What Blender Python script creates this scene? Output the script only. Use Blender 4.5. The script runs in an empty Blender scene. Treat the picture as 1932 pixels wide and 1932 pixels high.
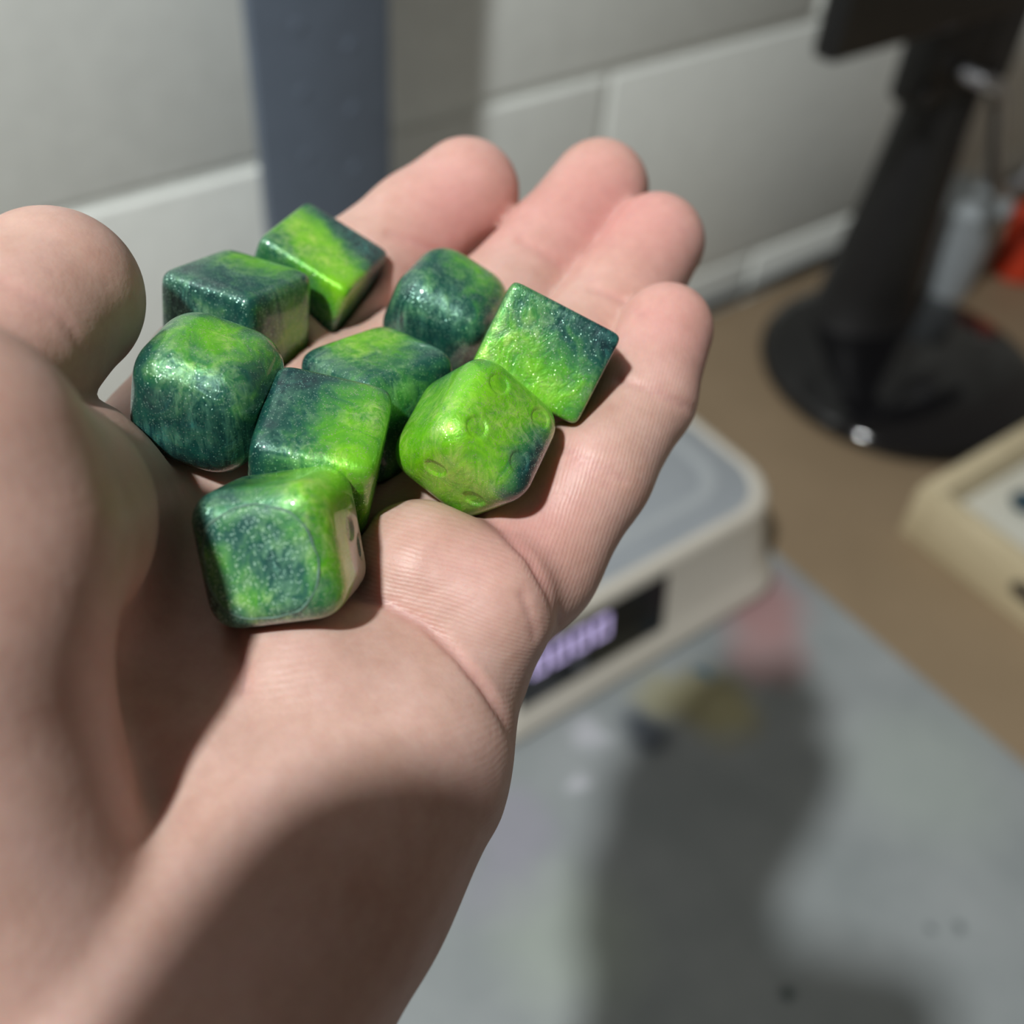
import bpy, bmesh, math, time
import numpy as np
from mathutils import Vector, Matrix

# ------------------------------------------------------------------ camera, world, light
C = bpy.context.scene.collection
S = bpy.context.scene
FPX = 2057.0
CAMZ = 1.273                                    # camera height above the floor, desk top at 0.740
_d = np.array([-193., 2063., FPX]); _d /= np.linalg.norm(_d)           # straight down, in camera axes (right, down, forward)
_h = np.array([3604., -1714., FPX]); _h -= _d * (_h @ _d); _h /= np.linalg.norm(_h)   # along the wall
_y = np.cross(-_d, _h)                                                  # into the wall
W = np.array([_h, _y, -_d])                     # camera axes -> room axes
OFF = np.array([0., 0., CAMZ])

def room(p):                                    # room millimetres about the lens -> metres
    return Vector((p[0] / 1000, p[1] / 1000, p[2] / 1000 + CAMZ))
def cam_mm(u, v, z):
    return np.array([(u - 966) * z / FPX, (v - 966) * z / FPX, z])

cd = bpy.data.cameras.new('camera'); cam = bpy.data.objects.new('camera', cd); C.objects.link(cam)
R = np.column_stack([W @ [1, 0, 0], W @ [0, -1, 0], W @ [0, 0, -1]])
cam.matrix_world = Matrix.Translation((0, 0, CAMZ)) @ Matrix(R.tolist()).to_4x4()
cd.sensor_width = 36; cd.lens = 36 * FPX / 1932
cd.clip_start = 0.004; cd.clip_end = 20
cd.dof.use_dof = True; cd.dof.focus_distance = 0.143; cd.dof.aperture_fstop = 11.5
S.camera = cam

wd = bpy.data.worlds.new('room_light'); S.world = wd; wd.use_nodes = True
bg = wd.node_tree.nodes['Background']; bg.inputs[0].default_value = (1.0, 0.90, 0.78, 1); bg.inputs[1].default_value = 0.112

LAMP = (-610, -50, 1055)
ld = bpy.data.lights.new('lamp_light', 'AREA'); ld.shape = 'DISK'; ld.size = 0.08; ld.energy = 24.5; ld.color = (0.985, 1.0, 0.985)
lo = bpy.data.objects.new('lamp_light', ld); C.objects.link(lo); lo.location = room(LAMP)
lo.rotation_euler = (room((150, 200, -300)) - room(LAMP)).to_track_quat('-Z', 'Y').to_euler()

vs = S.view_settings
vs.view_transform = 'Standard'; vs.look = 'None'; vs.exposure = 0.0; vs.gamma = 1.0; vs.use_curve_mapping = False
S.cycles.max_bounces = 8

# ------------------------------------------------------------------ helpers
def tag(o, label=None, cat=None, group=None, kind=None):
    if label: o['label'] = label
    if cat: o['category'] = cat
    if group: o['group'] = group
    if kind: o['kind'] = kind
    return o
def empty(name, loc_mm, rz=0):
    o = bpy.data.objects.new(name, None); C.objects.link(o); o.empty_display_size = 0.02
    o.location = room(loc_mm); o.rotation_euler.z = rz
    return o
def link(name, me, m, parent=None, smooth=None):
    if m and not me.materials: me.materials.append(m)
    o = bpy.data.objects.new(name, me); C.objects.link(o)
    if parent: o.parent = parent
    return o
def from_bm(name, bm, m, parent=None, smooth=30):
    bmesh.ops.recalc_face_normals(bm, faces=bm.faces)
    me = bpy.data.meshes.new(name); bm.to_mesh(me); bm.free()
    if smooth is not None:
        me.polygons.foreach_set('use_smooth', [True] * len(me.polygons))
        try: me.set_sharp_from_angle(angle=math.radians(smooth))
        except Exception: pass
    return link(name, me, m, parent)
def mm(v): return Vector((v[0] / 1000, v[1] / 1000, v[2] / 1000))
def box(bm, lo_, hi_, bev=0, seg=2):
    a, b = mm(lo_), mm(hi_)
    r = bmesh.ops.create_cube(bm, size=1, matrix=Matrix.Translation((a + b) / 2) @ Matrix.Diagonal((*(b - a), 1)))
    if bev:
        es = list({e for v in r['verts'] for e in v.link_edges})
        bmesh.ops.bevel(bm, geom=es, offset=bev / 1000, segments=seg, profile=0.5, affect='EDGES')
def lathe(bm, prof, n=48, c=(0, 0, 0)):         # prof: (radius, height) in mm, closed at both ends
    rings = []
    for r, z in prof:
        rings.append([bm.verts.new(mm((c[0] + r * math.cos(2 * math.pi * i / n), c[1] + r * math.sin(2 * math.pi * i / n), c[2] + z))) for i in range(n)])
    for a, b in zip(rings, rings[1:]):
        for i in range(n):
            bm.faces.new((a[i], a[(i + 1) % n], b[(i + 1) % n], b[i]))
    bm.faces.new(rings[0][::-1]); bm.faces.new(rings[-1])
def tube(bm, pts, r, n=12, closed=False):
    P = [mm(p) for p in pts]; rings = []
    up = Vector((0, 0, 1)); N = len(P)
    for i, p in enumerate(P):
        t = (P[(i + 1) % N] - P[i - 1]) if closed else (P[min(i + 1, N - 1)] - P[max(i - 1, 0)])
        t.normalize(); a = t.cross(up)
        if a.length < 1e-3: a = t.cross(Vector((0, 1, 0)))
        a.normalize(); b = t.cross(a); rr = (r[i] if isinstance(r, (list, tuple)) else r) / 1000
        rings.append([bm.verts.new(p + (a * math.cos(2 * math.pi * k / n) + b * math.sin(2 * math.pi * k / n)) * rr) for k in range(n)])
    for j in range(N if closed else N - 1):
        A, B = rings[j], rings[(j + 1) % N]
        for k in range(n): bm.faces.new((A[k], A[(k + 1) % n], B[(k + 1) % n], B[k]))
    if not closed:
        bm.faces.new(rings[0][::-1]); bm.faces.new(rings[-1])
def rounded_rect(x0, x1, y0, y1, r, n=10):
    out = []
    for cx, cy, a0 in ((x1 - r, y1 - r, 0), (x0 + r, y1 - r, 90), (x0 + r, y0 + r, 180), (x1 - r, y0 + r, 270)):
        for i in range(n + 1):
            a = math.radians(a0 + 90 * i / n); out.append((cx + r * math.cos(a), cy + r * math.sin(a)))
    return out
def loft(bm, loops, caps=(True, True)):         # loops: equal length lists of (x,y,z) mm
    rings = [[bm.verts.new(mm(p)) for p in L] for L in loops]
    n = len(rings[0])
    for a, b in zip(rings, rings[1:]):
        for i in range(n): bm.faces.new((a[i], a[(i + 1) % n], b[(i + 1) % n], b[i]))
    if caps[0]: bm.faces.new(rings[0][::-1])
    if caps[1]: bm.faces.new(rings[-1])

class NT:
    def __init__(s, name):
        s.m = bpy.data.materials.new(name); s.m.use_nodes = True
        s.t = s.m.node_tree; s.p = s.t.nodes['Principled BSDF']
    def n(s, kind, **kw):
        nd = s.t.nodes.new('ShaderNode' + kind)
        for k, v in kw.items():
            if k.startswith('i_'):
                key = k[2:].replace('_', ' ')
                nd.inputs[int(key) if key.isdigit() else key].default_value = v
            else: setattr(nd, k, v)
        return nd
    def l(s, a, b): s.t.links.new(a, b)
    def set(s, **kw):
        for k, v in kw.items(): s.p.inputs[k.replace('_', ' ')].default_value = v
        return s
    def coord(s): return s.n('TexCoord').outputs['Object']
    def noise(s, vec, scale, detail=3, rough=.5, dist=0):
        nd = s.n('TexNoise'); nd.inputs['Scale'].default_value = scale; nd.inputs['Detail'].default_value = detail
        nd.inputs['Roughness'].default_value = rough; nd.inputs['Distortion'].default_value = dist
        s.l(vec, nd.inputs['Vector']); return nd
    def ramp(s, fac, stops):
        nd = s.n('ValToRGB'); e = nd.color_ramp.elements
        while len(e) < len(stops): e.new(0.5)
        for el, (p, c) in zip(e, stops): el.position = p; el.color = (*c, 1)
        s.l(fac, nd.inputs[0]); return nd
    def math(s, op, a, b=None, clamp=False):
        nd = s.n('Math', operation=op, use_clamp=clamp)
        for i, x in enumerate((a, b)):
            if x is None: continue
            if isinstance(x, (int, float)): nd.inputs[i].default_value = x
            else: s.l(x, nd.inputs[i])
        return nd.outputs[0]
    def mix(s, f, a, b, mode='MIX'):
        nd = s.n('Mix', data_type='RGBA', blend_type=mode)
        for x, i in ((f, 0), (a, 6), (b, 7)):
            if isinstance(x, (int, float)): nd.inputs[i].default_value = x
            elif isinstance(x, tuple): nd.inputs[i].default_value = (*x, 1)
            else: s.l(x, nd.inputs[i])
        return nd.outputs[2]
    def bump(s, h, strength, dist, to='Normal', prev=None):
        b = s.n('Bump'); b.inputs['Strength'].default_value = strength; b.inputs['Distance'].default_value = dist
        s.l(h, b.inputs['Height'])
        if prev is not None: s.l(prev, b.inputs['Normal'])
        if to: s.l(b.outputs[0], s.p.inputs[to])
        return b.outputs[0]
def plain(name, col, rough=.5, var=.06, scale=40, bump=0, metal=0, **kw):
    n = NT(name); n.set(Roughness=rough, Metallic=metal, **kw); co = n.coord()
    nz = n.noise(co, scale, 4, .6)
    a = tuple(max(0, c * (1 - var)) for c in col); b = tuple(min(1, c * (1 + var)) for c in col)
    r = n.ramp(nz.outputs[0], [(.3, a), (.7, b)]); n.l(r.outputs[0], n.p.inputs['Base Color'])
    if bump: n.bump(nz.outputs[0], bump, .0006)
    return n.m

# ------------------------------------------------------------------ background materials
M = {}
M['paint'] = plain('white_masonry_paint', (.86, .895, .86), .55, .04, 60, .35)
M['mortar'] = plain('painted_mortar', (.86, .895, .86), .6, .04, 90, .5)
M['floor'] = plain('grey_floor', (.2, .2, .2), .7, .1, 8)
M['post'] = plain('slate_blue_steel_paint', (.135, .170, .225), .42, .06, 50, .1)
M['black'] = plain('gloss_black_plastic', (.006, .006, .007), .10, .1, 30, Coat_Weight=.3, Coat_Roughness=.03)
M['satin'] = plain('satin_black_plastic', (.010, .010, .011), .42, .1, 60, .1)
M['chrome'] = plain('dull_chrome', (.55, .56, .60), .3, .05, 40, metal=1.0)
M['scale_white'] = plain('warm_white_plastic', (.62, .59, .52), .35, .02, 30)
M['scale_plate'] = plain('grey_plate', (.33, .36, .39), .32, .03, 40)
M['scale_ring'] = plain('grey_ring', (.38, .41, .43), .4, .03, 40)
M['screen'] = plain('black_screen', (.012, .013, .016), .14, .05, 30)
M['button'] = plain('grey_button', (.16, .17, .19), .5, .05, 30)
M['liner'] = plain('white_liner', (.62, .62, .55), .7, .05, 40, .1)
M['strip'] = plain('matt_black', (.012, .012, .013), .6, .1, 40)
M['red'] = plain('orange_red_plastic', (.55, .045, .015), .4, .08, 40)
M['blue'] = plain('dark_teal_resin', (.01, .045, .07), .15, .2, 120)
M['foot'] = plain('dark_rubber', (.03, .03, .03), .7, .1, 40)
n = NT('lilac_display_light'); n.set(Base_Color=(.3, .25, .4, 1), Emission_Color=(.62, .53, .88, 1), Emission_Strength=.95); M['digit'] = n.m

n = NT('brown_board'); co = n.coord(); n.set(Roughness=.6)
a = n.noise(co, 9, 5, .6); b = n.noise(co, 300, 2, .6)
r = n.ramp(a.outputs[0], [(.3, (.245, .180, .110)), (.7, (.305, .225, .142))])
n.l(n.mix(.25, r.outputs[0], n.ramp(b.outputs[0], [(.3, (.2, .14, .085)), (.7, (.3, .22, .14))]).outputs[0]), n.p.inputs['Base Color']); M['brown'] = n.m
n = NT('pale_pine'); co = n.coord(); n.set(Roughness=.5)
mp = n.n('Mapping'); mp.inputs['Scale'].default_value = (60, 5, 60); n.l(co, mp.inputs[0])
a = n.noise(mp.outputs[0], 2, 4, .6, .6)
n.l(n.ramp(a.outputs[0], [(.3, (.52, .44, .28)), (.7, (.64, .55, .37))]).outputs[0], n.p.inputs['Base Color']); M['pine'] = n.m
n = NT('frosted_plastic'); n.set(Base_Color=(.62, .68, .72, 1), Roughness=.35, Transmission_Weight=.45, IOR=1.3, Alpha=1); M['frost'] = n.m

# grey silicone mat with dried paint
n = NT('paint_stained_mat'); co = n.coord(); n.set(Roughness=.5)
a = n.noise(co, 14, 4, .6); base = n.ramp(a.outputs[0], [(.3, (.235, .262, .27)), (.7, (.315, .34, .35))]).outputs[0]
wob = n.noise(co, 30, 3, .6)
va = n.n('VectorMath', operation='MULTIPLY_ADD'); n.l(wob.outputs['Color'], va.inputs[0]); va.inputs[1].default_value = (.03, .03, 0); n.l(co, va.inputs[2])
def stain(col, x, y, r, amt, soft=.6, cur=None):
    ds = n.n('VectorMath', operation='DISTANCE'); n.l(va.outputs[0], ds.inputs[0]); ds.inputs[1].default_value = ((x + 15) / 1000, (y + 15) / 1000, 0)
    mr = n.n('MapRange'); mr.inputs[1].default_value = r / 1000; mr.inputs[2].default_value = r * (1 - soft) / 1000; mr.inputs[3].default_value = 0; mr.inputs[4].default_value = amt
    n.l(ds.outputs['Value'], mr.inputs[0])
    return n.mix(mr.outputs[0], cur, col)
for col, x, y, r, amt in [((.36, .20, .20), 432, 252, 42, .85), ((.36, .21, .21), 405, 222, 34, .7), ((.30, .26, .10), 352, 210, 34, .75),
                          ((.32, .29, .14), 330, 232, 22, .6), ((.03, .13, .22), 361, 231, 7, .8), ((.05, .06, .075), 302, 222, 21, .95),
                          ((.52, .53, .58), 272, 240, 13, .7), ((.52, .53, .58), 252, 214, 8, .8), ((.30, .28, .36), 205, 215, 30, .5), ((.30, .28, .36), 180, 190, 30, .4),
                          ((.03, .05, .05), 352, 50, 4, .9), ((.05, .07, .07), 362, 40, 5, .7), ((.01, .03, .03), 262, 66, 5, .95),
                          ((.36, .41, .36), 190, 150, 50, .6), ((.36, .41, .38), 420, 110, 60, .5)]:
    base = stain(col, x, y, r, amt, .6, base)
n.l(base, n.p.inputs['Base Color']); n.bump(wob.outputs[0], .1, .0005); M['mat'] = n.m

# ------------------------------------------------------------------ room and desk
DESK = -533.
bm = bmesh.new(); box(bm, (-1500, -1500, -1293), (2200, 545, -1273))
fl = from_bm('floor', bm, M['floor'], None, None); fl.location = (0, 0, CAMZ); tag(fl, kind='structure')
wall = empty('wall_back', (0, 528, -533)); tag(wall, kind='structure')
bm = bmesh.new(); box(bm, (-1200, 2.8, -740), (2200, 100, 800)); from_bm('mortar', bm, M['mortar'], wall, None)
bm = bmesh.new(); box(bm, (-196.4, 0, -96.8), (196.4, 30, 96.8), 2.6, 3)
bl = from_bm('block', bm, M['paint'], wall, 20)
ME_B = bl.data; first = True
for row in range(-3, 6):
    for k in range(-3, 5):
        x = 297 + k * 400 + (200 if row % 2 else 0); z = 133 + row * 200
        o = bl if first else link('block', ME_B, None, wall)
        first = False
        o.location = (x / 1000, (hash((row * 7 + k * 13) % 11) % 3) * .0005, z / 1000)

desk = empty('desk', (300, 150, -1273)); tag(desk, 'brown topped desk standing against the white block wall', 'desk')
bm = bmesh.new(); box(bm, (-750, -400, 715), (900, 362, 740), 1.5); from_bm('desktop', bm, M['brown'], desk)
for x in (-700, 850):
    for y in (-350, 320):
        bm = bmesh.new(); box(bm, (x - 25, y - 25, 0), (x + 25, y + 25, 715), 2); from_bm('leg', bm, M['satin'], desk)

mat = empty('craft_mat', (0, 0, DESK)); tag(mat, 'grey craft mat with pink, yellow and dark paint stains, lying on brown desk', 'mat')
bm = bmesh.new(); L = rounded_rect(-330, 474, -240, 330, 8); loft(bm, [[(x, y, .1) for x, y in L], [(x, y, 1.6) for x, y in L], ]); from_bm('sheet', bm, M['mat'], mat)

# ------------------------------------------------------------------ shelf post
post = empty('shelf_post', (246.5, 466, DESK)); tag(post, 'slate blue steel upright post with small raised dimples, standing before white block wall', 'post')
bm = bmesh.new(); box(bm, (-33, 0, 0), (41, 8, 900), 1.5, 2); from_bm('upright', bm, M['post'], post)
bm = bmesh.new(); lathe(bm, [(3.6, 0), (3.2, .3), (2.2, .6), (.6, .75)], 16)
bmesh.ops.rotate(bm, verts=bm.verts, cent=(0, 0, 0), matrix=Matrix.Rotation(math.pi / 2, 3, 'X'))
dm = from_bm('dimple', bm, M['post'], post)
i = 0
for zz in range(20, 880, 32):
    for sx in (-9, 18):
        o = dm if i == 0 else link('dimple', dm.data, None, post); i += 1
        o.location = (sx / 1000, .0002, (zz + (8 if sx > 0 else 22)) / 1000)

# ------------------------------------------------------------------ kitchen scale
sc = empty('kitchen_scale', (335, 346, DESK + 1.6)); tag(sc, 'warm white digital scale with grey plate and lilac lit display, on mat behind the hand', 'scale')
def rr(g, z, r=34): return [(x, y, z) for x, y in rounded_rect(-125 + g, 124 - g, -86 + g, 86 - g, r)]
bm = bmesh.new(); loft(bm, [rr(0, 3), rr(-4.5, 4), rr(-5, 7), rr(-4, 10), rr(.5, 20), rr(1.7, 22), rr(8, 70), rr(8.5, 74), rr(10, 77), rr(12.5, 78.5), rr(15, 78.3), rr(16.2, 76)])
from_bm('body', bm, M['scale_white'], sc, 50)
bm = bmesh.new(); loft(bm, [rr(16.6, 74), rr(16.6, 76.6), rr(17.4, 77.2)]); from_bm('weighing_plate', bm, M['scale_plate'], sc, 40)
bm = bmesh.new()
A = rr(33, 77.2, 28); B = rr(33.5, 77.8, 28); D = rr(40, 77.8, 26); E_ = rr(40.5, 77.2, 26)
loft(bm, [A, B, D, E_], (False, False)); from_bm('plate_ring', bm, M['scale_ring'], sc, 40)
def fy(z): return -86 + 8 * (z - 8) / 62        # slope of the front
bm = bmesh.new()
q = [(-95, 24), (13, 24), (13, 68), (-95, 68)]
loft(bm, [[(x, fy(z) + 1, z) for x, z in q], [(x, fy(z) - .8, z) for x, z in q]]); dp = from_bm('display_panel', bm, M['screen'], sc, None)
def seg7(parent, x0, z0, w, h, segs, t=2.3):
    S7 = {'a': ((0, h), (w, h)), 'b': ((w, h), (w, h / 2)), 'c': ((w, h / 2), (w, 0)), 'd': ((0, 0), (w, 0)), 'e': ((0, h / 2), (0, 0)), 'f': ((0, h), (0, h / 2)), 'g': ((0, h / 2), (w, h / 2))}
    bm = bmesh.new()
    for s in segs:
        (xa, za), (xb, zb) = S7[s]
        lo_ = (x0 + min(xa, xb) - t / 2, z0 + min(za, zb) - t / 2); hi_ = (x0 + max(xa, xb) + t / 2, z0 + max(za, zb) + t / 2)
        qq = [(lo_[0], lo_[1]), (hi_[0], lo_[1]), (hi_[0], hi_[1]), (lo_[0], hi_[1])]
        loft(bm, [[(x, fy(z) - .7, z) for x, z in qq], [(x, fy(z) - 1.2, z) for x, z in qq]])
    from_bm('digit', bm, M['digit'], parent, None)
for k in range(4): seg7(dp, -86 + k * 15, 47, 8.5, 14, 'abcdef')
bm = bmesh.new(); lathe(bm, [(4, 0), (4, 1), (3.4, 1.5)], 20); bmesh.ops.rotate(bm, verts=bm.verts, cent=(0, 0, 0), matrix=Matrix.Rotation(math.pi / 2, 3, 'X'))
bmesh.ops.translate(bm, verts=bm.verts, vec=mm((-52, fy(34) - .5, 34))); from_bm('button', bm, M['button'], sc)
for x in (-95, 95):
    for y in (-60, 60):
        bm = bmesh.new(); lathe(bm, [(9, 0), (9, 3.2)], 20, (x, y, 0)); from_bm('foot', bm, M['foot'], sc)

# ------------------------------------------------------------------ black stand
st = empty('equipment_stand', (714, 368, DESK)); tag(st, 'black stand with glossy round domed base, thick neck and dark head on brown desk', 'stand')
bm = bmesh.new(); lathe(bm, [(111, 0), (114.5, 1.5), (116, 5), (115, 9), (111.5, 13), (105, 16.5), (93, 20), (70, 24), (40, 27), (12, 28.5), (2, 28.6)], 96); from_bm('base', bm, M['black'], st, 60)
bm = bmesh.new()
def ell(cx, cy, rx, ry, z, n=40): return [(cx + rx * math.cos(2 * math.pi * i / n), cy + ry * math.sin(2 * math.pi * i / n), z) for i in range(n)]
loft(bm, [ell(10, 56, 52, 44, 20), ell(10, 56, 47, 40, 26), ell(11, 57, 42, 36, 60), ell(15, 58, 33, 30, 130), ell(17, 58, 29, 26, 190), ell(18, 58, 29, 26, 290)]); from_bm('neck', bm, M['satin'], st, 50)
bm = bmesh.new(); box(bm, (-50, 33, 218), (58, 62, 300), 8, 3); from_bm('hinge', bm, M['satin'], st)
for x, z in ((-48, 232), (30, 232)):
    bm = bmesh.new(); lathe(bm, [(6, 0), (6, 2), (4.5, 3.2)], 20, (0, 0, 0)); bmesh.ops.rotate(bm, verts=bm.verts, cent=(0, 0, 0), matrix=Matrix.Rotation(math.pi / 2, 3, 'X'))
    bmesh.ops.translate(bm, verts=bm.verts, vec=mm((x, 30, z))); from_bm('screw', bm, M['black'], st)
bm = bmesh.new(); loft(bm, [[(x, y, z) for x, y in rounded_rect(-184 + g, 300, 14 + g, 32, 5)] for g, z in ((6, 284), (2, 286), (0, 290), (0, 480))]); from_bm('head', bm, M['satin'], st, 40)
bm = bmesh.new()
tube(bm, [(x + 6, y, z) for x, y, z in [(-18, 32, 242), (-18, 16, 241), (-6, 12, 236), (4, 12, 228), (13, 12, 214), (28, 12, 187), (42, 12, 162), (52, 12, 148), (64, 12, 139), (80, 12, 136), (96, 12, 140), (106, 12, 150), (110, 12, 166), (104, 12, 200)]], 6, 14); from_bm('wire_loop', bm, M['chrome'], st, 60)

# ------------------------------------------------------------------ things behind the stand
cup = empty('plastic_tub', (848, 440, DESK)); tag(cup, 'cloudy translucent plastic tub standing behind the black stand', 'tub')
bm = bmesh.new(); lathe(bm, [(30, 0), (33, 2), (38, 80), (38.5, 84), (36.5, 84), (31, 4), (1, 3)], 40); from_bm('tub', bm, M['frost'], cup, 40)
bm = bmesh.new(); lathe(bm, [(36.5, 84.1), (39.5, 84.1), (39.8, 86), (39.8, 90), (38.5, 91), (1, 91)], 40); from_bm('lid', bm, M['frost'], cup, 40)
jar = empty('paint_pot', (938, 412, DESK)); tag(jar, 'orange-red pot at the right edge beside the cloudy tub', 'pot')
bm = bmesh.new(); lathe(bm, [(21, 0), (23, 1.5), (23, 40), (20, 46), (1, 46)], 36); from_bm('pot', bm, M['red'], jar, 40)
bm = bmesh.new(); lathe(bm, [(21.5, 46.2), (22, 47), (22, 60), (20.5, 61.5), (1, 61.5)], 36); from_bm('cap', bm, M['red'], jar, 40)

bm = bmesh.new(); tube(bm, [(x, 518 + 2 * math.sin(x / 60), DESK + 4.3) for x in range(-300, 1180, 40)], 4.2, 10); o = from_bm('back_edge_strip', bm, M['strip'], None, 60)  # thin black tube laid along the back edge of the desk
o.location = (0, 0, CAMZ); tag(o, 'black cable lying along the desk back edge under the white wall', 'strip')

# ------------------------------------------------------------------ wooden tray
tr = empty('wooden_tray', (565, 247, DESK)); tag(tr, 'pale wooden tray with white liner at the right edge of the desk', 'tray')
TW, TL, TH, TT = 250, 330, 44, 13
def tbox(name, lo_, hi_, m, bev=1.5):
    bm = bmesh.new(); box(bm, lo_, hi_, bev, 2); return from_bm(name, bm, m, tr)
tbox('side_panel', (0, -TL + TT, 0), (TT, -TT, TH), M['pine'])
tbox('side_panel', (TW - TT, -TL + TT, 0), (TW, -TT, TH), M['pine'])
tbox('end_panel', (0, -TT, 0), (TW, 0, TH), M['pine'])
tbox('end_panel', (0, -TL, 0), (TW, -TL + TT, TH), M['pine'])
tbox('bottom_panel', (TT, -TL + TT, 0), (TW - TT, -TT, 6), M['pine'], .5)
tbox('liner', (TT + .5, -TL + TT + .5, 6), (TW - TT - .5, -TT - .5, 17), M['liner'], 1)
bm = bmesh.new(); L = [(y, z) for y, z in rounded_rect(-150, -84, 19, 31, 5.9, 8)]
loft(bm, [[(1.0, y, z) for y, z in L], [(-.4, y, z) for y, z in L]]); tag(from_bm('slot_shade', bm, M['satin'], tr, 40), 'dark inlay for the shade in the handle slot')  # black inlay, no opening: the shade inside the cutout is its colour
bm = bmesh.new(); bmesh.ops.create_icosphere(bm, subdivisions=3, radius=.009)
for v in bm.verts:
    k = 1 + .12 * math.sin(v.co.x * 400) * math.cos(v.co.y * 350); v.co *= k; v.co.z *= .8
o = from_bm('resin_pebble', bm, M['blue'], None, 60); o.location = room((640, 205, DESK + 17 + 8)); tag(o, 'dark blue-green resin pebble lying in the pale wooden tray', 'pebble')

# ------------------------------------------------------------------ dice
G = 16.4                                       # edge length in mm
def pose(e1, e2, e3, u, v, z):
    """rotation whose projected edges come nearest to the three drawn edge directions (right, down, back)"""
    Mx = np.array([e1, e2, e3], float).T
    U, s, Vt = np.linalg.svd(Mx, full_matrices=False)
    Q = U @ Vt                                  # 2x3, orthonormal rows: x and y of the three axes
    r3 = np.cross(Q[0], Q[1])
    if r3[2] < 0: r3 = -r3                      # front -> back must go away from the lens
    Rl = np.array([Q[0], Q[1], r3])             # columns: axes, in the frame of the line of sight
    f = cam_mm(u, v, 1.); f /= np.linalg.norm(f)
    rx = np.array([1., 0, 0]) - f * f[0]; rx /= np.linalg.norm(rx)
    ry = np.cross(f, rx)
    A = np.column_stack([rx, ry, f]) @ Rl
    if np.linalg.det(A) < 0: A[:, 2] = A[:, 2]
    return W @ A, W @ cam_mm(u, v, z)
# name: e1, e2, e3 (pixel directions), centre pixel, depth, exponent of roundness
DICE = {
 'a': ((162, 98), (-92, 75), (-60, 140), 590, 533, 180, 14),
 'b': ((159, 53), (-123, 55), (-11, 182), 448, 608, 165, 10),
 'c': ((165, 65), (-20, 150), (75, -95), 393, 740, 145, 3.5, .66),
 'd': ((150, 100), (-60, 130), (75, -95), 840, 592, 172, 3.5, .66),
 'e': ((122, 63), (160, -63), (13, 180), 716, 760, 160, 7),
 'f': ((225, 50), (-50, 170), (-19, 147), 603, 858, 146, 8),
 'g': ((205, 76), (-112, 165), (-14, -4), 1023, 665, 158, 16),
 'h': ((173, 133), (-126, 53), (86, -160), 897, 828, 149, 4.8, .52),
 'i': ((245, -45), (35, 228), (80, -60), 533, 1028, 133.5, 5.6, .46),
}
DIMS = {'c': (1.06, 1.06, 1.06), 'i': (1.035, 1.035, 1.035), 'e': (1.04, 1.04, 1.04), 'g': (1.04, .86, .9)}
def dice_info(k):
    e1, e2, e3, u, v, z, p = DICE[k][:7]
    A, c = pose(e1, e2, e3, u, v, z)
    return A, c, p
# resin with pearl powder: 'lime' and 'cream' are pigments, stored per vertex
n = NT('pearl_resin'); co = n.coord()
oi = n.n('ObjectInfo'); ov = n.n('VectorMath', operation='MULTIPLY_ADD'); n.l(oi.outputs['Location'], ov.inputs[0]); ov.inputs[1].default_value = (6, 6, 6); n.l(co, ov.inputs[2]); co = ov.outputs[0]
at = n.n('Attribute', attribute_name='lime'); cr = n.n('Attribute', attribute_name='cream')
sw = n.noise(co, 210, 6, .62, 1.2)
fac = n.math('ADD', at.outputs['Fac'], n.math('MULTIPLY', n.math('SUBTRACT', sw.outputs[0], .5), .95), True)
rp = n.ramp(fac, [(.0, (.004, .032, .038)), (.28, (.007, .088, .064)), (.5, (.045, .225, .060)), (.72, (.105, .415, .018)), (1., (.215, .63, .012))])
mp = n.n('Mapping'); mp.inputs['Scale'].default_value = (1, 1, .17); mp.inputs['Rotation'].default_value = (.6, .5, .3); n.l(co, mp.inputs[0])
pearl = n.noise(mp.outputs[0], 850, 6, .68, .7)
swm = n.ramp(n.noise(co, 130, 3, .5, .5).outputs[0], [(.42, (.12, .12, .12)), (.62, (1, 1, 1))])
pm = n.ramp(pearl.outputs[0], [(.42, (0, 0, 0)), (.72, (1, 1, 1))])
c1 = n.mix(n.math('MULTIPLY', n.math('MULTIPLY', pm.outputs[0], swm.outputs[0]), .75), rp.outputs[0], n.mix(fac, (.07, .36, .30), (.66, .86, .18)))
c1 = n.mix(cr.outputs['Fac'], c1, (.50, .46, .36))
vo = n.n('TexVoronoi'); vo.inputs['Scale'].default_value = 4600; n.l(co, vo.inputs['Vector'])
sx = n.n('SeparateColor'); n.l(vo.outputs['Color'], sx.inputs[0])
pick = n.math('MULTIPLY', n.math('MULTIPLY', n.math('GREATER_THAN', sx.outputs[0], .80), n.math('LESS_THAN', vo.outputs['Distance'], .40)), n.math('MULTIPLY', n.math('SUBTRACT', 1.0, cr.outputs['Fac'], True), n.math('SUBTRACT', 1.0, n.math('MULTIPLY', fac, .4))))
geo = n.n('NewGeometry')
sub = n.n('VectorMath', operation='SUBTRACT'); n.l(vo.outputs['Color'], sub.inputs[0]); sub.inputs[1].default_value = (.5, .5, .5)
scl = n.n('VectorMath', operation='SCALE'); n.l(sub.outputs[0], scl.inputs[0]); n.l(n.math('MULTIPLY', pick, .5), scl.inputs['Scale'])
bm1 = n.bump(n.math('ADD', pearl.outputs[0], n.math('MULTIPLY', sw.outputs[0], 2.)), .27, .0006, to=None)
add = n.n('VectorMath', operation='ADD'); n.l(bm1, add.inputs[0]); n.l(scl.outputs[0], add.inputs[1])
nm = n.n('VectorMath', operation='NORMALIZE'); n.l(add.outputs[0], nm.inputs[0]); n.l(nm.outputs[0], n.p.inputs['Normal'])
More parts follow.
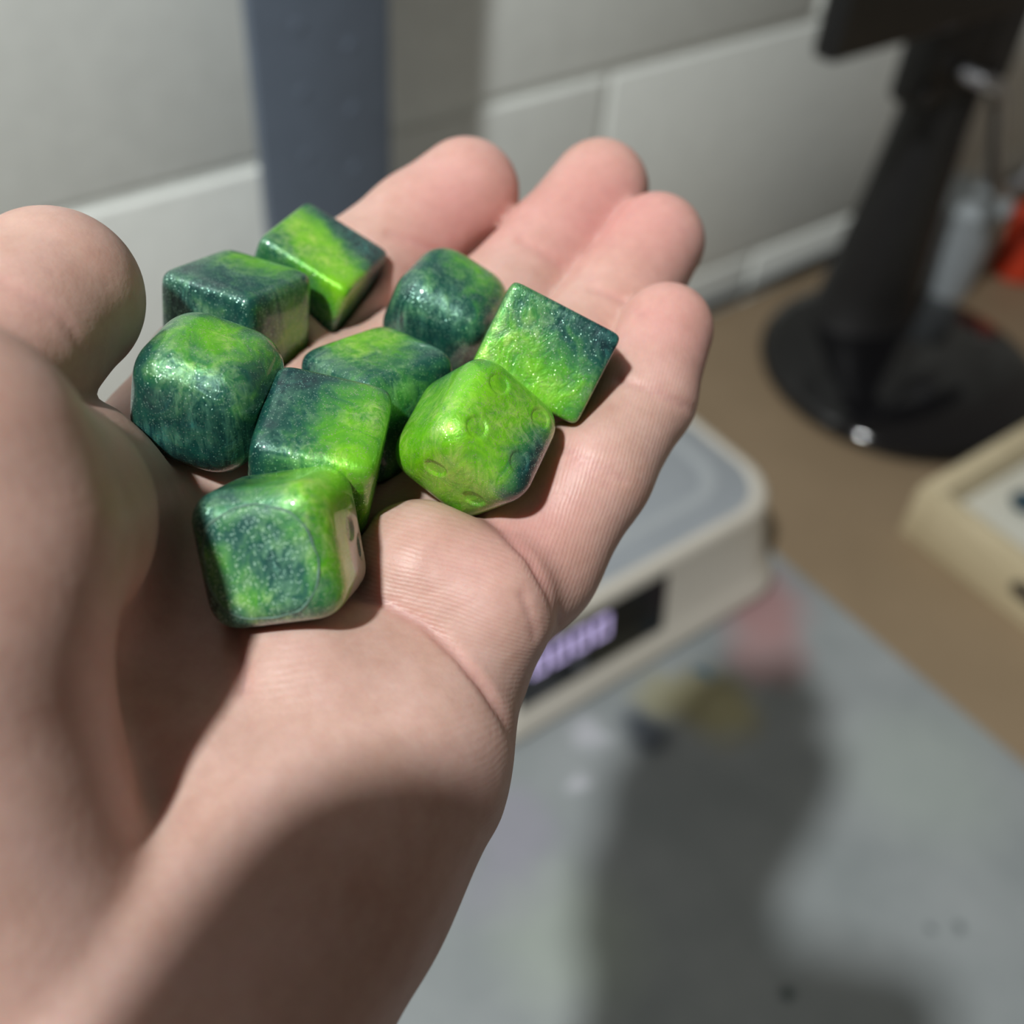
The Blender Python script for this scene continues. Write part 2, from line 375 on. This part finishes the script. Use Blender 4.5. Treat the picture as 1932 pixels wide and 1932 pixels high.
c1 = n.mix(n.math('MULTIPLY', pick, .7), c1, n.mix(fac, (.45, .90, .80), (.95, 1., .55)))  # pearl flakes tinted near white, so their glint is put into the colour
n.l(c1, n.p.inputs['Base Color'])
n.l(n.math('MULTIPLY', n.math('ADD', .26, n.math('MULTIPLY', pick, .6)), n.math('SUBTRACT', 1.0, cr.outputs['Fac'], True)), n.p.inputs['Metallic'])
n.set(Roughness=.36, Coat_Weight=.8, Coat_Roughness=.05, Coat_IOR=1.5)
M['resin'] = n.m
M['sanded'] = n.m.copy(); M['sanded'].name = 'sanded_pearl_resin'
pp = M['sanded'].node_tree.nodes['Principled BSDF']; [M['sanded'].node_tree.links.remove(l_) for l_ in list(pp.inputs['Metallic'].links)]; pp.inputs['Metallic'].default_value = .08
pp.inputs['Coat Weight'].default_value = .15; pp.inputs['Coat Roughness'].default_value = .5; pp.inputs['Roughness'].default_value = .5
M['scuff'] = plain('scuffed_resin_edge', (.11, .21, .16), .6, .25, 900, .4)

NS = 56
def cube_grid():
    V, F, idx = [], [], {}
    def vid(p):
        k = tuple(np.round(p, 6))
        if k not in idx: idx[k] = len(V); V.append(p)
        return idx[k]
    g = np.tan(np.linspace(-math.pi / 4, math.pi / 4, NS + 1))
    for ax in range(3):
        for s in (-1, 1):
            ids = np.zeros((NS + 1, NS + 1), int)
            for i in range(NS + 1):
                for j in range(NS + 1):
                    p = np.zeros(3); p[ax] = s; p[(ax + 1) % 3] = g[i]; p[(ax + 2) % 3] = g[j]; ids[i, j] = vid(p)
            q = np.stack([ids[:-1, :-1], ids[1:, :-1], ids[1:, 1:], ids[:-1, 1:]], -1).reshape(-1, 4)
            F.append(q if s > 0 else q[:, ::-1])
    return np.array(V), np.concatenate(F)
CG_V, CG_F = cube_grid()
PIG = {   # base, then (x,y,z in half edges, reach, amount)
 'a': (.36, [(-.6, -.1, -1, .6, .6), (0, .1, -1, .6, .4), (.75, .75, -1, .8, .7), (0, -1, -1, .7, -.5), (.95, -.9, -1, .8, -.6), (.3, 1, 0, .8, -.3)]),
 'b': (.20, [(-.3, -.7, -1, .6, .5), (.3, -.6, -1, .5, .3), (1, -.4, 0, .9, .5)]),
 'c': (.20, [(-.1, -1, .1, .9, .5), (1, -.3, .3, .6, .25), (-.2, .6, -1, .8, -.2)]),
 'd': (.18, [(.2, -1, .5, .9, .45)]),
 'e': (.40, [(-.5, .1, -1, .8, .55), (.8, .8, -1, .7, -.2), (-1, -1, -1, .7, -.5)]),
 'f': (.34, [(-.7, -.7, -1, .8, -.3), (.6, -.4, -1, .7, .25), (.5, .8, -1, .7, .45), (1, .5, 0, .8, .5), (-.8, .8, -1, .6, -.15)]),
 'g': (.52, [(1, -1, -1, .8, -.6), (0, -.9, -1, .7, -.2), (-.2, .6, -1, .9, .3), (.6, 1, 0, 1, .3)]),
 'h': (.88, [(.85, -1, -.2, .55, -1.0), (1, -.7, -.85, .5, -.6), (-1, 0, 1, .7, -.4)]),
 'i': (.16, [(-.6, .0, -1, .4, .34), (-.15, .55, -1, .36, .38), (.35, 0, -1, .5, -.12), (.6, -1, 0, .9, .8), (1, -.3, -.3, .8, .7), (1, .6, -.5, .6, .5)]),
}
CREAM = {'i': [(1, .25, .45, .56), (.9, 1, 0, .4)]}
PIPS = {'h': [('y', s * .46, t * .46) for s in (-1, 1) for t in (-1, 1)] + [('z', -.42, -.1), ('z', .42, -.1)], 'i': [('x', -.10, .12), ('x', .28, .52)]}
def pigment(k, P):
    b, L = PIG[k]; v = np.full(len(P), b)
    for x, y, z, r, a in L: v += a * np.exp(-((P - [x, y, z]) ** 2).sum(1) / r ** 2)
    c = np.zeros(len(P))
    for x, y, z, r in CREAM.get(k, []): c = np.maximum(c, np.clip((r - np.sqrt(((P - [x, y, z]) ** 2).sum(1))) / .12 + .5, 0, 1))
    return np.clip(v, 0, 1), c
def pip_axes(f, a, b):                         # centre and in-face directions on the superellipsoid-like faces
    if f == 'x': return np.array([1, a, b]), 0
    if f == 'y': return np.array([a, -1, b]), 1
    return np.array([a, b, -1]), 2
def super_pts(D, p, rb=None):
    """points of a rounded cube of half edge 1 along directions D: power-curve faces, or true rounded edges of radius rb, a little domed"""
    a = D / (np.abs(D) ** p).sum(1)[:, None] ** (1 / p)
    if rb is None: return a
    lo_ = np.full(len(D), .5); hi_ = np.full(len(D), 1.8); U_ = np.abs(D) / np.linalg.norm(D, axis=1)[:, None]
    for _ in range(30):
        m = (lo_ + hi_) / 2; q = np.maximum(U_ * m[:, None] - (1 - rb), 0)
        ins = np.sqrt((q ** 2).sum(1)) < rb; lo_ = np.where(ins, m, lo_); hi_ = np.where(ins, hi_, m)
    return .3 * a + .7 * (D / np.linalg.norm(D, axis=1)[:, None]) * lo_[:, None]
def mesh_np(name, V, F):
    me = bpy.data.meshes.new(name); me.from_pydata(V.tolist(), [], F.tolist()); me.update()
    me.polygons.foreach_set('use_smooth', [True] * len(me.polygons)); return me
def attr(me, name, v):
    a = me.attributes.new(name, 'FLOAT', 'POINT'); a.data.foreach_set('value', np.asarray(v, np.float32))
PIP_R = .20
LABELS = {
 'a': 'sharp-edged green and lime die farthest back, beside the index finger',
 'b': 'dark green die with a lime smear on top, second row behind the rounded left die',
 'c': 'rounded dark teal die with olive top, leftmost of the pile',
 'd': 'rounded dark teal die with a green top, resting near the middle finger',
 'e': 'lime and dark green die in the middle, half hidden between other dice',
 'f': 'slate and lime die with a large flat pearly face, behind the front die',
 'g': 'square-cornered lime die with one dark corner, on the ring and little fingers',
 'h': 'bright lime rounded die with round pips and a dark side, on the little finger side',
 'i': 'front die with a round scuffed green face and a cream side with two pips',
}
LOCAL = {}
for k in 'abcdefghi':
    A, c, p = dice_info(k); LOCAL[k] = (A, c, p)
    RB = DICE[k][7] if len(DICE[k]) > 7 else None
    A = A * np.array(DIMS.get(k, (1, 1, 1))); LOCAL[k] = (A, c, p)
    P = super_pts(CG_V, p, RB)
    Q = P.copy()
    for f, a, b in PIPS.get(k, []):
        pc, ax = pip_axes(f, a, b); pc = super_pts(pc[None], p, RB)[0]
        dd = np.delete(P - pc, ax, 1); r = np.sqrt((dd ** 2).sum(1)); ok = np.abs(P[:, ax] - pc[ax]) < .3
        t = np.clip((PIP_R - r) / .05, 0, 1) * ok
        Q[:, ax] -= np.sign(pc[ax]) * .045 * t
    Vw = (Q * (G / 2)) @ A.T / 1000.            # room axes, about the die centre
    Fk = CG_F if np.linalg.det(A) > 0 else CG_F[:, ::-1]
    me = mesh_np('die', Vw, Fk)
    L, cm = pigment(k, P); attr(me, 'lime', L); attr(me, 'cream', cm)
    o = link('die', me, M['resin']); o.location = room(c)
    tag(o, LABELS[k], 'die', 'green resin dice in the palm')
    pc_mesh = None
    for j, (f, a, b) in enumerate(PIPS.get(k, [])):     # each pip: a shallow dish on the floor of its hollow
        pc, ax = pip_axes(f, a, b); pc = super_pts(pc[None], p, RB)[0]
        ths = np.linspace(0, 2 * math.pi, 24, endpoint=False); pts = [pc * 1.0]
        o2 = [i for i in range(3) if i != ax]
        for rr_ in (.6, 1.0):
            for th in ths:
                q = pc.copy(); q[o2[0]] += rr_ * PIP_R * .93 * math.cos(th); q[o2[1]] += rr_ * PIP_R * .93 * math.sin(th)
                q = super_pts(q[None], p, RB)[0]; pts.append(q)
        pts = np.array(pts); col = pigment(k, pts)[0]
        pts[:, ax] -= np.sign(pc[ax]) * np.r_[.043, np.full(24, .041), np.full(24, .034)]
        Fp = [[0, 1 + i, 1 + (i + 1) % 24] for i in range(24)] + [[1 + i, 25 + i, 25 + (i + 1) % 24, 1 + (i + 1) % 24] for i in range(24)]
        Vp = (pts * (G / 2)) @ A.T / 1000.
        mp_ = bpy.data.meshes.new('pip'); mp_.from_pydata(Vp.tolist(), [], Fp); mp_.update()
        bmx = bmesh.new(); bmx.from_mesh(mp_); bmesh.ops.recalc_face_normals(bmx, faces=bmx.faces)
        nrm = sum((f_.normal for f_ in bmx.faces), Vector()); outd = Vector((A[:, ax] * np.sign(pc[ax])).tolist())
        if nrm.dot(outd) < 0: bmesh.ops.reverse_faces(bmx, faces=bmx.faces)
        bmx.to_mesh(mp_); bmx.free()
        mp_.polygons.foreach_set('use_smooth', [True] * len(mp_.polygons))
        attr(mp_, 'lime', [.6 if (k == 'i' and j == 0) else .12] * len(pts) if k == 'i' else col); attr(mp_, 'cream', [0.] * len(pts))
        link('pip', mp_, M['resin'], o)
    if k == 'i':                                # scuffed round spot on the front face and its raised rim
        nr, na = 26, 96; pts = [np.array([-.02, .02, -1.])]
        rs = [i / nr for i in range(1, nr + 1)]
        def onface(x, y): return super_pts(np.array([[x, y, -1.]]), p, RB)[0]
        ce = (-.03, .03)
        def rad(th): return .86 * (1 + .012 * math.sin(7 * th) + .01 * math.sin(13 * th + 1))
        for r_ in rs:
            for i in range(na):
                th = 2 * math.pi * i / na; pts.append(onface(ce[0] + r_ * rad(th) * math.cos(th), ce[1] + r_ * rad(th) * math.sin(th)))
        pts = np.array(pts); Lm, _c = pigment(k, pts)
        pts2 = pts.copy(); pts2[:, 2] -= np.r_[.012, np.repeat([.012] * (nr - 1) + [-.006], na)]
        Fp = [[0, 1 + i, 1 + (i + 1) % na] for i in range(na)]
        for r_ in range(nr - 1):
            for i in range(na):
                a0 = 1 + r_ * na; Fp.append([a0 + i, a0 + na + i, a0 + na + (i + 1) % na, a0 + (i + 1) % na])
        ms = bpy.data.meshes.new('scuffed_face'); ms.from_pydata(((pts2 * (G / 2)) @ A.T / 1000.).tolist(), [], Fp); ms.update()
        bmx = bmesh.new(); bmx.from_mesh(ms); bmesh.ops.recalc_face_normals(bmx, faces=bmx.faces)
        if sum((f_.normal for f_ in bmx.faces), Vector()).dot(Vector((-A[:, 2]).tolist())) < 0: bmesh.ops.reverse_faces(bmx, faces=bmx.faces)
        bmx.to_mesh(ms); bmx.free(); ms.polygons.foreach_set('use_smooth', [True] * len(ms.polygons))
        attr(ms, 'lime', Lm); attr(ms, 'cream', np.zeros(len(pts)))
        tag(link('scuffed_face', ms, M['sanded'], o), 'round scuffed patch')
        bmx = bmesh.new()
        tube(bmx, [(onface(ce[0] + rad(t_) * math.cos(t_), ce[1] + rad(t_) * math.sin(t_)) * (G / 2)) @ A.T for t_ in np.linspace(0, 2 * math.pi, 96, endpoint=False)],
             [.06 + .10 * math.sin(i * .33) ** 2 + .05 * math.sin(i * 2.1) ** 2 for i in range(96)], 6, True)
        tag(from_bm('scuffed_rim', bmx, M['scuff'], o, 60), 'pale rim')

# ------------------------------------------------------------------ hand: one continuous skin grown from round-ended bones
t0 = time.time()
H = .75                                         # grid step, mm (lens axes: right, down, forward)
lo3 = np.array([-104., -80., 66.]); hi3 = np.array([42., 150., 222.])
dims = np.ceil((hi3 - lo3) / H).astype(int)
AX = [lo3[i] + H * np.arange(dims[i], dtype=np.float32) for i in range(3)]
def newfield(): return np.full(dims, 30., np.float32)
def block(a, b, rad):
    sl = []
    for i in range(3):
        l_ = int(max(0, math.floor((min(a[i], b[i]) - rad - lo3[i]) / H))); h_ = int(min(dims[i], math.ceil((max(a[i], b[i]) + rad - lo3[i]) / H)))
        sl.append(slice(l_, max(l_, h_)))
    return tuple(sl)
def grid(sl): return AX[0][sl[0]][:, None, None], AX[1][sl[1]][None, :, None], AX[2][sl[2]][None, None, :]
def smin(a, b, k):
    h = np.maximum(k - np.abs(a - b), 0) / k
    return np.minimum(a, b) - h * h * k * .25
def cone(D, p, q, k):
    """p,q = (u, v, depth, radius in mm)"""
    a = cam_mm(*p[:3]); b = cam_mm(*q[:3]); r1, r2 = p[3], q[3]
    sl = block(a, b, max(r1, r2) + k + 7)
    if any(s.stop <= s.start for s in sl): return
    x, y, z = grid(sl); ab = (b - a).astype(np.float32); L2 = float(ab @ ab) or 1.
    t = np.clip(((x - a[0]) * ab[0] + (y - a[1]) * ab[1] + (z - a[2]) * ab[2]) / L2, 0, 1)
    d = np.sqrt((x - a[0] - t * ab[0]) ** 2 + (y - a[1] - t * ab[1]) ** 2 + (z - a[2] - t * ab[2]) ** 2) - (r1 + (r2 - r1) * t)
    D[sl] = smin(D[sl], d, k)
def chain(D, pts, k):
    for p, q in zip(pts, pts[1:]): cone(D, p, q, k)

PALM = newfield()
MCP = {'index': (430, 740, 174, 12), 'middle': (600, 810, 178, 11.5), 'ring': (760, 890, 171, 11.5), 'little': (935, 1085, 160, 10)}
END = {'index': (300, 1250, 150, 17), 'middle': (360, 1350, 149, 17.5), 'ring': (450, 1450, 146, 18), 'little': (560, 1560, 142, 18)}
for f in MCP: cone(PALM, MCP[f], END[f], 8)
for a, b in (('index', 'middle'), ('middle', 'ring'), ('ring', 'little')): cone(PALM, MCP[a], MCP[b], 6)
cone(PALM, END['index'], (180, 1900, 128, 21), 8); cone(PALM, END['little'], (295, 1900, 124, 20), 8)
chain(PALM, [(835, 1260, 149, 10.5), (738, 1440, 141, 14), (562, 1640, 133, 18), (285, 1960, 122, 22)], 6)            # heel of the hand, little finger side
chain(PALM, [(285, 1960, 122, 22), (160, 2400, 108, 24), (0, 3000, 92, 26)], 8)               # wrist and forearm
chain(PALM, [(180, 1900, 126, 21), (-60, 2400, 112, 24)], 8)
cone(PALM, (300, 850, 164, 9.5), (60, 1150, 140, 14), 7)                                       # web of the thumb
chain(PALM, [(112, 965, 140, 13.6), (20, 985, 119, 14), (-60, 1020, 108, 15)], 4)             # ball of the thumb
chain(PALM, [(112, 965, 140, 13.6), (40, 1140, 134, 15), (-60, 1400, 124, 18)], 5)
chain(PALM, [(-150, 905, 106, 16.5), (-170, 1150, 106, 18), (-150, 1500, 110, 19), (0, 1900, 116, 20)], 2.2)
cone(PALM, (585, 1310, 142, 14.2), (745, 1235, 149.5, 11), 5)                                   # pads under the front die
cone(PALM, (330, 1440, 135, 14), (392, 1285, 143, 11), 4)
cone(PALM, (795, 1085, 149, 10.2), (905, 1140, 149, 10.4), 2.5)                                # pad under ring and little finger
THUMB = newfield()
chain(THUMB, [(100, 560, 142, 11.3), (16, 640, 135, 10.4), (-110, 780, 124, 10.4), (-250, 860, 117, 11.2), (-190, 1040, 118, 13)], 4)
PALM = smin(PALM, THUMB, 1.2); del THUMB
FING = {
 'index': [MCP['index'], (660, 540, 191, 10.6), (790, 432, 197, 9.9), (880, 362, 199, 9.7)],
 'middle': [MCP['middle'], (930, 600, 187, 10.2), (1045, 468, 196, 9.4), (1131, 357, 201, 9.1)],
 'ring': [MCP['ring'], (1062, 700, 178, 9.6), (1165, 572, 187, 9.0), (1237, 457, 193, 8.7)],
 'little': [MCP['little'], (1010, 1050, 159, 9.6), (1118, 893, 160, 8.5), (1213, 748, 167, 7.9), (1257, 622, 174, 7.55)],
}
D = PALM.copy()
for f, pts in FING.items():
    T = newfield(); chain(T, pts, 2.2)
    T = smin(PALM, T, 4.5); D = smin(D, T, .5); del T
del PALM
for k, (A, c, p) in LOCAL.items():              # soft flesh gives way under each die
    cc = W.T @ c; Ac = W.T @ A
    sl = block(cc, cc, 15.5); x, y, z = grid(sl)
    s2 = (Ac ** 2).sum(0)
    l = [np.abs(((x - cc[0]) * Ac[0, i] + (y - cc[1]) * Ac[1, i] + (z - cc[2]) * Ac[2, i]) / (G / 2) / s2[i]) for i in range(3)]
    pe = min(p, 9)
    rad_ = (l[0] ** pe + l[1] ** pe + l[2] ** pe) ** (1 / pe)
    dd = (rad_ - 1) * (G / 2) - .22
    a_ = D[sl]; D[sl] = -smin(-a_, dd, 1.2)

for ax_ in range(3):                           # close the skin where the forearm leaves the grid
    e0 = [slice(None)] * 3; e0[ax_] = [0, 1, -2, -1]; D[tuple(e0)] = np.maximum(D[tuple(e0)], .4)
def surface_nets(D):
    s = D < 0
    c8 = [D[i:dims[0] - 1 + i, j:dims[1] - 1 + j, k:dims[2] - 1 + k] for i in (0, 1) for j in (0, 1) for k in (0, 1)]
    cnt = sum((c < 0).astype(np.int8) for c in c8)
    act = (cnt > 0) & (cnt < 8); ii = np.argwhere(act)
    vals = np.stack([c[act] for c in c8], 1)
    offs = np.array([(i, j, k) for i in (0, 1) for j in (0, 1) for k in (0, 1)], float)
    acc = np.zeros((len(ii), 3)); num = np.zeros(len(ii))
    for a in range(8):
        for b in range(a + 1, 8):
            if np.abs(offs[a] - offs[b]).sum() != 1: continue
            va, vb = vals[:, a], vals[:, b]; m = (va < 0) != (vb < 0)
            t = np.where(m, va / np.where(m, va - vb, 1), 0)
            acc += np.where(m[:, None], offs[a] + t[:, None] * (offs[b] - offs[a]), 0); num += m
    V = (ii + acc / num[:, None]) * H + lo3
    idx = -np.ones(act.shape, np.int64); idx[act] = np.arange(len(ii))
    F = []
    for ax in range(3):
        n1, n2 = (ax + 1) % 3, (ax + 2) % 3
        sa = [slice(None)] * 3; sb = [slice(None)] * 3; sa[ax] = slice(0, -1); sb[ax] = slice(1, None)
        A_, B_ = s[tuple(sa)], s[tuple(sb)]
        for flip, m in ((False, A_ & ~B_), (True, ~A_ & B_)):
            e = np.argwhere(m); e = e[(e[:, n1] > 0) & (e[:, n2] > 0) & (e[:, n1] < dims[n1] - 1) & (e[:, n2] < dims[n2] - 1)]
            q = []
            for d1, d2 in ((-1, -1), (0, -1), (0, 0), (-1, 0)):
                g = e.copy(); g[:, n1] += d1; g[:, n2] += d2; q.append(idx[g[:, 0], g[:, 1], g[:, 2]])
            q = np.stack(q, 1); q = q[(q >= 0).all(1)]
            F.append(q[:, ::-1] if flip else q)
    return V, np.concatenate(F)
HV, HF = surface_nets(D); del D
def vert_normals(V, F):
    n_ = np.cross(V[F[:, 2]] - V[F[:, 0]], V[F[:, 3]] - V[F[:, 1]]); N = np.zeros_like(V)
    for i in range(4): np.add.at(N, F[:, i], n_)
    return N / np.maximum(np.linalg.norm(N, axis=1), 1e-9)[:, None]
def relax(V, F, it, w=.5):
    for _ in range(it):
        s_ = np.zeros_like(V); c_ = np.zeros(len(V))
        for i in range(4):
            for j in (1, 3): np.add.at(s_, F[:, i], V[F[:, (i + j) % 4]]); np.add.at(c_, F[:, i], 1)
        V = V + w * (s_ / np.maximum(c_, 1)[:, None] - V)
    return V
HV = relax(HV, HF, 4); HN = vert_normals(HV, HF)
# flexion creases: (points on the palm side, depth mm, half width mm)
U = HV[:, 0] / HV[:, 2] * FPX + 966; Vv = HV[:, 1] / HV[:, 2] * FPX + 966
front = np.clip(-(HN * (HV / np.linalg.norm(HV, axis=1)[:, None])).sum(1) * 1.7, 0, 1)
CREASES = [
 ([(446, 1150), (446, 1200), (454, 1250), (458, 1300)], .6, .8),
 ([(670, 1122), (730, 1138), (800, 1176), (860, 1230), (915, 1296), (950, 1350), (975, 1400)], .75, .65),
 ([(900, 965), (945, 996), (1000, 1050), (1040, 1120), (1064, 1200)], .8, .6),
 ([(985, 1120), (1000, 1160), (1010, 1200)], .3, .5),
 ([(1035, 838), (1080, 858), (1130, 882), (1180, 905)], .35, .55),
 ([(1065, 870), (1110, 893), (1150, 918)], .2, .4),
 ([(1165, 715), (1215, 730), (1265, 750), (1310, 772)], .4, .6),
 ([(1120, 545), (1165, 560), (1215, 590)], .4, .7),
 ([(985, 455), (1020, 470), (1060, 500)], .35, .8),
 ([(735, 440), (780, 455), (830, 480), (880, 510)], .4, .8),
 ([(0, 1180), (150, 1250), (240, 1330)], .0, .5),
 ([(0, 530), (60, 560), (120, 600), (160, 660)], .22, .7),
]
cre = np.zeros(len(HV)); dep = np.zeros(len(HV))
for L, dpt, wid in CREASES:
    best = np.full(len(HV), 1e9)
    for (x1, y1), (x2, y2) in zip(L, L[1:]):
        dx, dy = x2 - x1, y2 - y1; t = np.clip(((U - x1) * dx + (Vv - y1) * dy) / (dx * dx + dy * dy), 0, 1)
        best = np.minimum(best, np.hypot(U - x1 - t * dx, Vv - y1 - t * dy))
    w_ = best * HV[:, 2] / FPX / wid
    g_ = np.exp(-w_ ** 2) * front
    dep = np.maximum(dep, dpt * g_); cre = np.maximum(cre, np.exp(-(w_ / 1.3) ** 2) * front * min(1, dpt * 1.6))
HV = HV - HN * dep[:, None]
# flush: pinker finger pads, finger folds
flush = .38 * cre
for u, v, z, r, a in [(880, 362, 190, 13, .55), (1131, 357, 192, 12, .6), (1237, 457, 185, 12, .55), (1262, 615, 167, 11, .6), (820, 440, 188, 9, .3), (1060, 470, 187, 10, .3), (1000, 1010, 150, 9, .45),
                      (860, 1060, 142, 9, .25), (1040, 880, 152, 8, .3), (60, 560, 118, 10, .25), (600, 1330, 140, 12, .15)]:
    flush += a * np.exp(-((HV - cam_mm(u, v, z)) ** 2).sum(1) / r ** 2)
ridge = np.linalg.norm(HV - cam_mm(650, 1800, 150), axis=1)
beyond = (U - 915) * (1200 - 965) - (Vv - 965) * (1064 - 915) > 0      # past the fold at the root of the little finger
ridge = np.where(beyond, HV[:, 0] * .93 + HV[:, 1] * .30, ridge)
hw = HV @ W.T
hc = W @ cam_mm(640, 1300, 145)
me = mesh_np('hand', (hw - hc) / 1000., HF)
attr(me, 'flush', np.clip(flush, 0, 1)); attr(me, 'ridge', ridge); attr(me, 'crease', cre)
ramp = np.clip((U - 380) / 250, .12, 1) * np.clip((1750 - Vv) / 450, .25, 1) * np.clip((Vv - 420) / 300, .15, 1)
attr(me, 'ridge_depth', ramp)

n = NT('skin'); co = n.coord()
fl_ = n.n('Attribute', attribute_name='flush'); rg = n.n('Attribute', attribute_name='ridge')
blot = n.noise(co, 110, 4, .6); fine = n.noise(co, 900, 3, .6)
b0 = n.ramp(blot.outputs[0], [(.3, (.51, .31, .25)), (.5, (.555, .36, .30)), (.72, (.59, .405, .35))])
c0 = n.mix(n.math('ADD', fl_.outputs['Fac'], n.math('MULTIPLY', n.math('SUBTRACT', blot.outputs[0], .5), .5), True), b0.outputs[0], (.585, .27, .25))
mot = n.noise(co, 420, 4, .7)
n.l(n.mix(.35, c0, n.ramp(mot.outputs[0], [(.3, (.43, .40, .40)), (.7, (.60, .60, .60))]).outputs[0], 'OVERLAY'), n.p.inputs['Base Color'])
wob = n.noise(co, 160, 2, .5)
ph = n.math('ADD', n.math('MULTIPLY', rg.outputs['Fac'], 2 * math.pi / .54), n.math('MULTIPLY', wob.outputs[0], 9.))
ra = n.n('Attribute', attribute_name='ridge_depth')
lines = n.math('MULTIPLY', n.math('MULTIPLY', n.math('ADD', n.math('SINE', ph), 1.), .5), ra.outputs['Fac'])
b1 = n.bump(lines, .17, .00012, to=None)
b2 = n.bump(fine.outputs[0], .32, .00022, prev=b1)
n.set(Roughness=.47, Subsurface_Weight=.45, Subsurface_Scale=.0040, Subsurface_Radius=(1., .24, .12), Specular_IOR_Level=.42)
M['skin'] = n.m
hand = link('hand', me, M['skin']); hand.location = room(hc)
tag(hand, 'left hand held palm up with spread thumb and loosely curled fingers, cupping nine green dice', 'hand')
print('hand', len(HV), round(time.time() - t0, 1), 's')

# ------------------------------------------------------------------ the phone that takes the picture, just behind the lens plane
ph_ = empty('smartphone', (0, 0, 0)); ph_.matrix_world = cam.matrix_world @ Matrix.Translation((-.057, .027, 0)) @ Matrix.Rotation(math.radians(-13), 4, 'Z') @ Matrix.Translation((.062, -.0265, 0))
tag(ph_, 'dark smartphone held above the wrist, out of the frame', 'phone')
bm = bmesh.new(); L = rounded_rect(-68, 8.5, -130, 28.5, 17)
loft(bm, [[(x, y, .8) for x, y in L], [(x, y, .2 + .8) for x, y in L], [(x, y, 9) for x, y in L]]); from_bm('phone_body', bm, M['satin'], ph_, 40)
bm = bmesh.new(); L = rounded_rect(-65.5, 6, -127.5, 26, 14); loft(bm, [[(x, y, 8.9) for x, y in L], [(x, y, 9.2) for x, y in L]]); from_bm('screen', bm, M['screen'], ph_, 40)
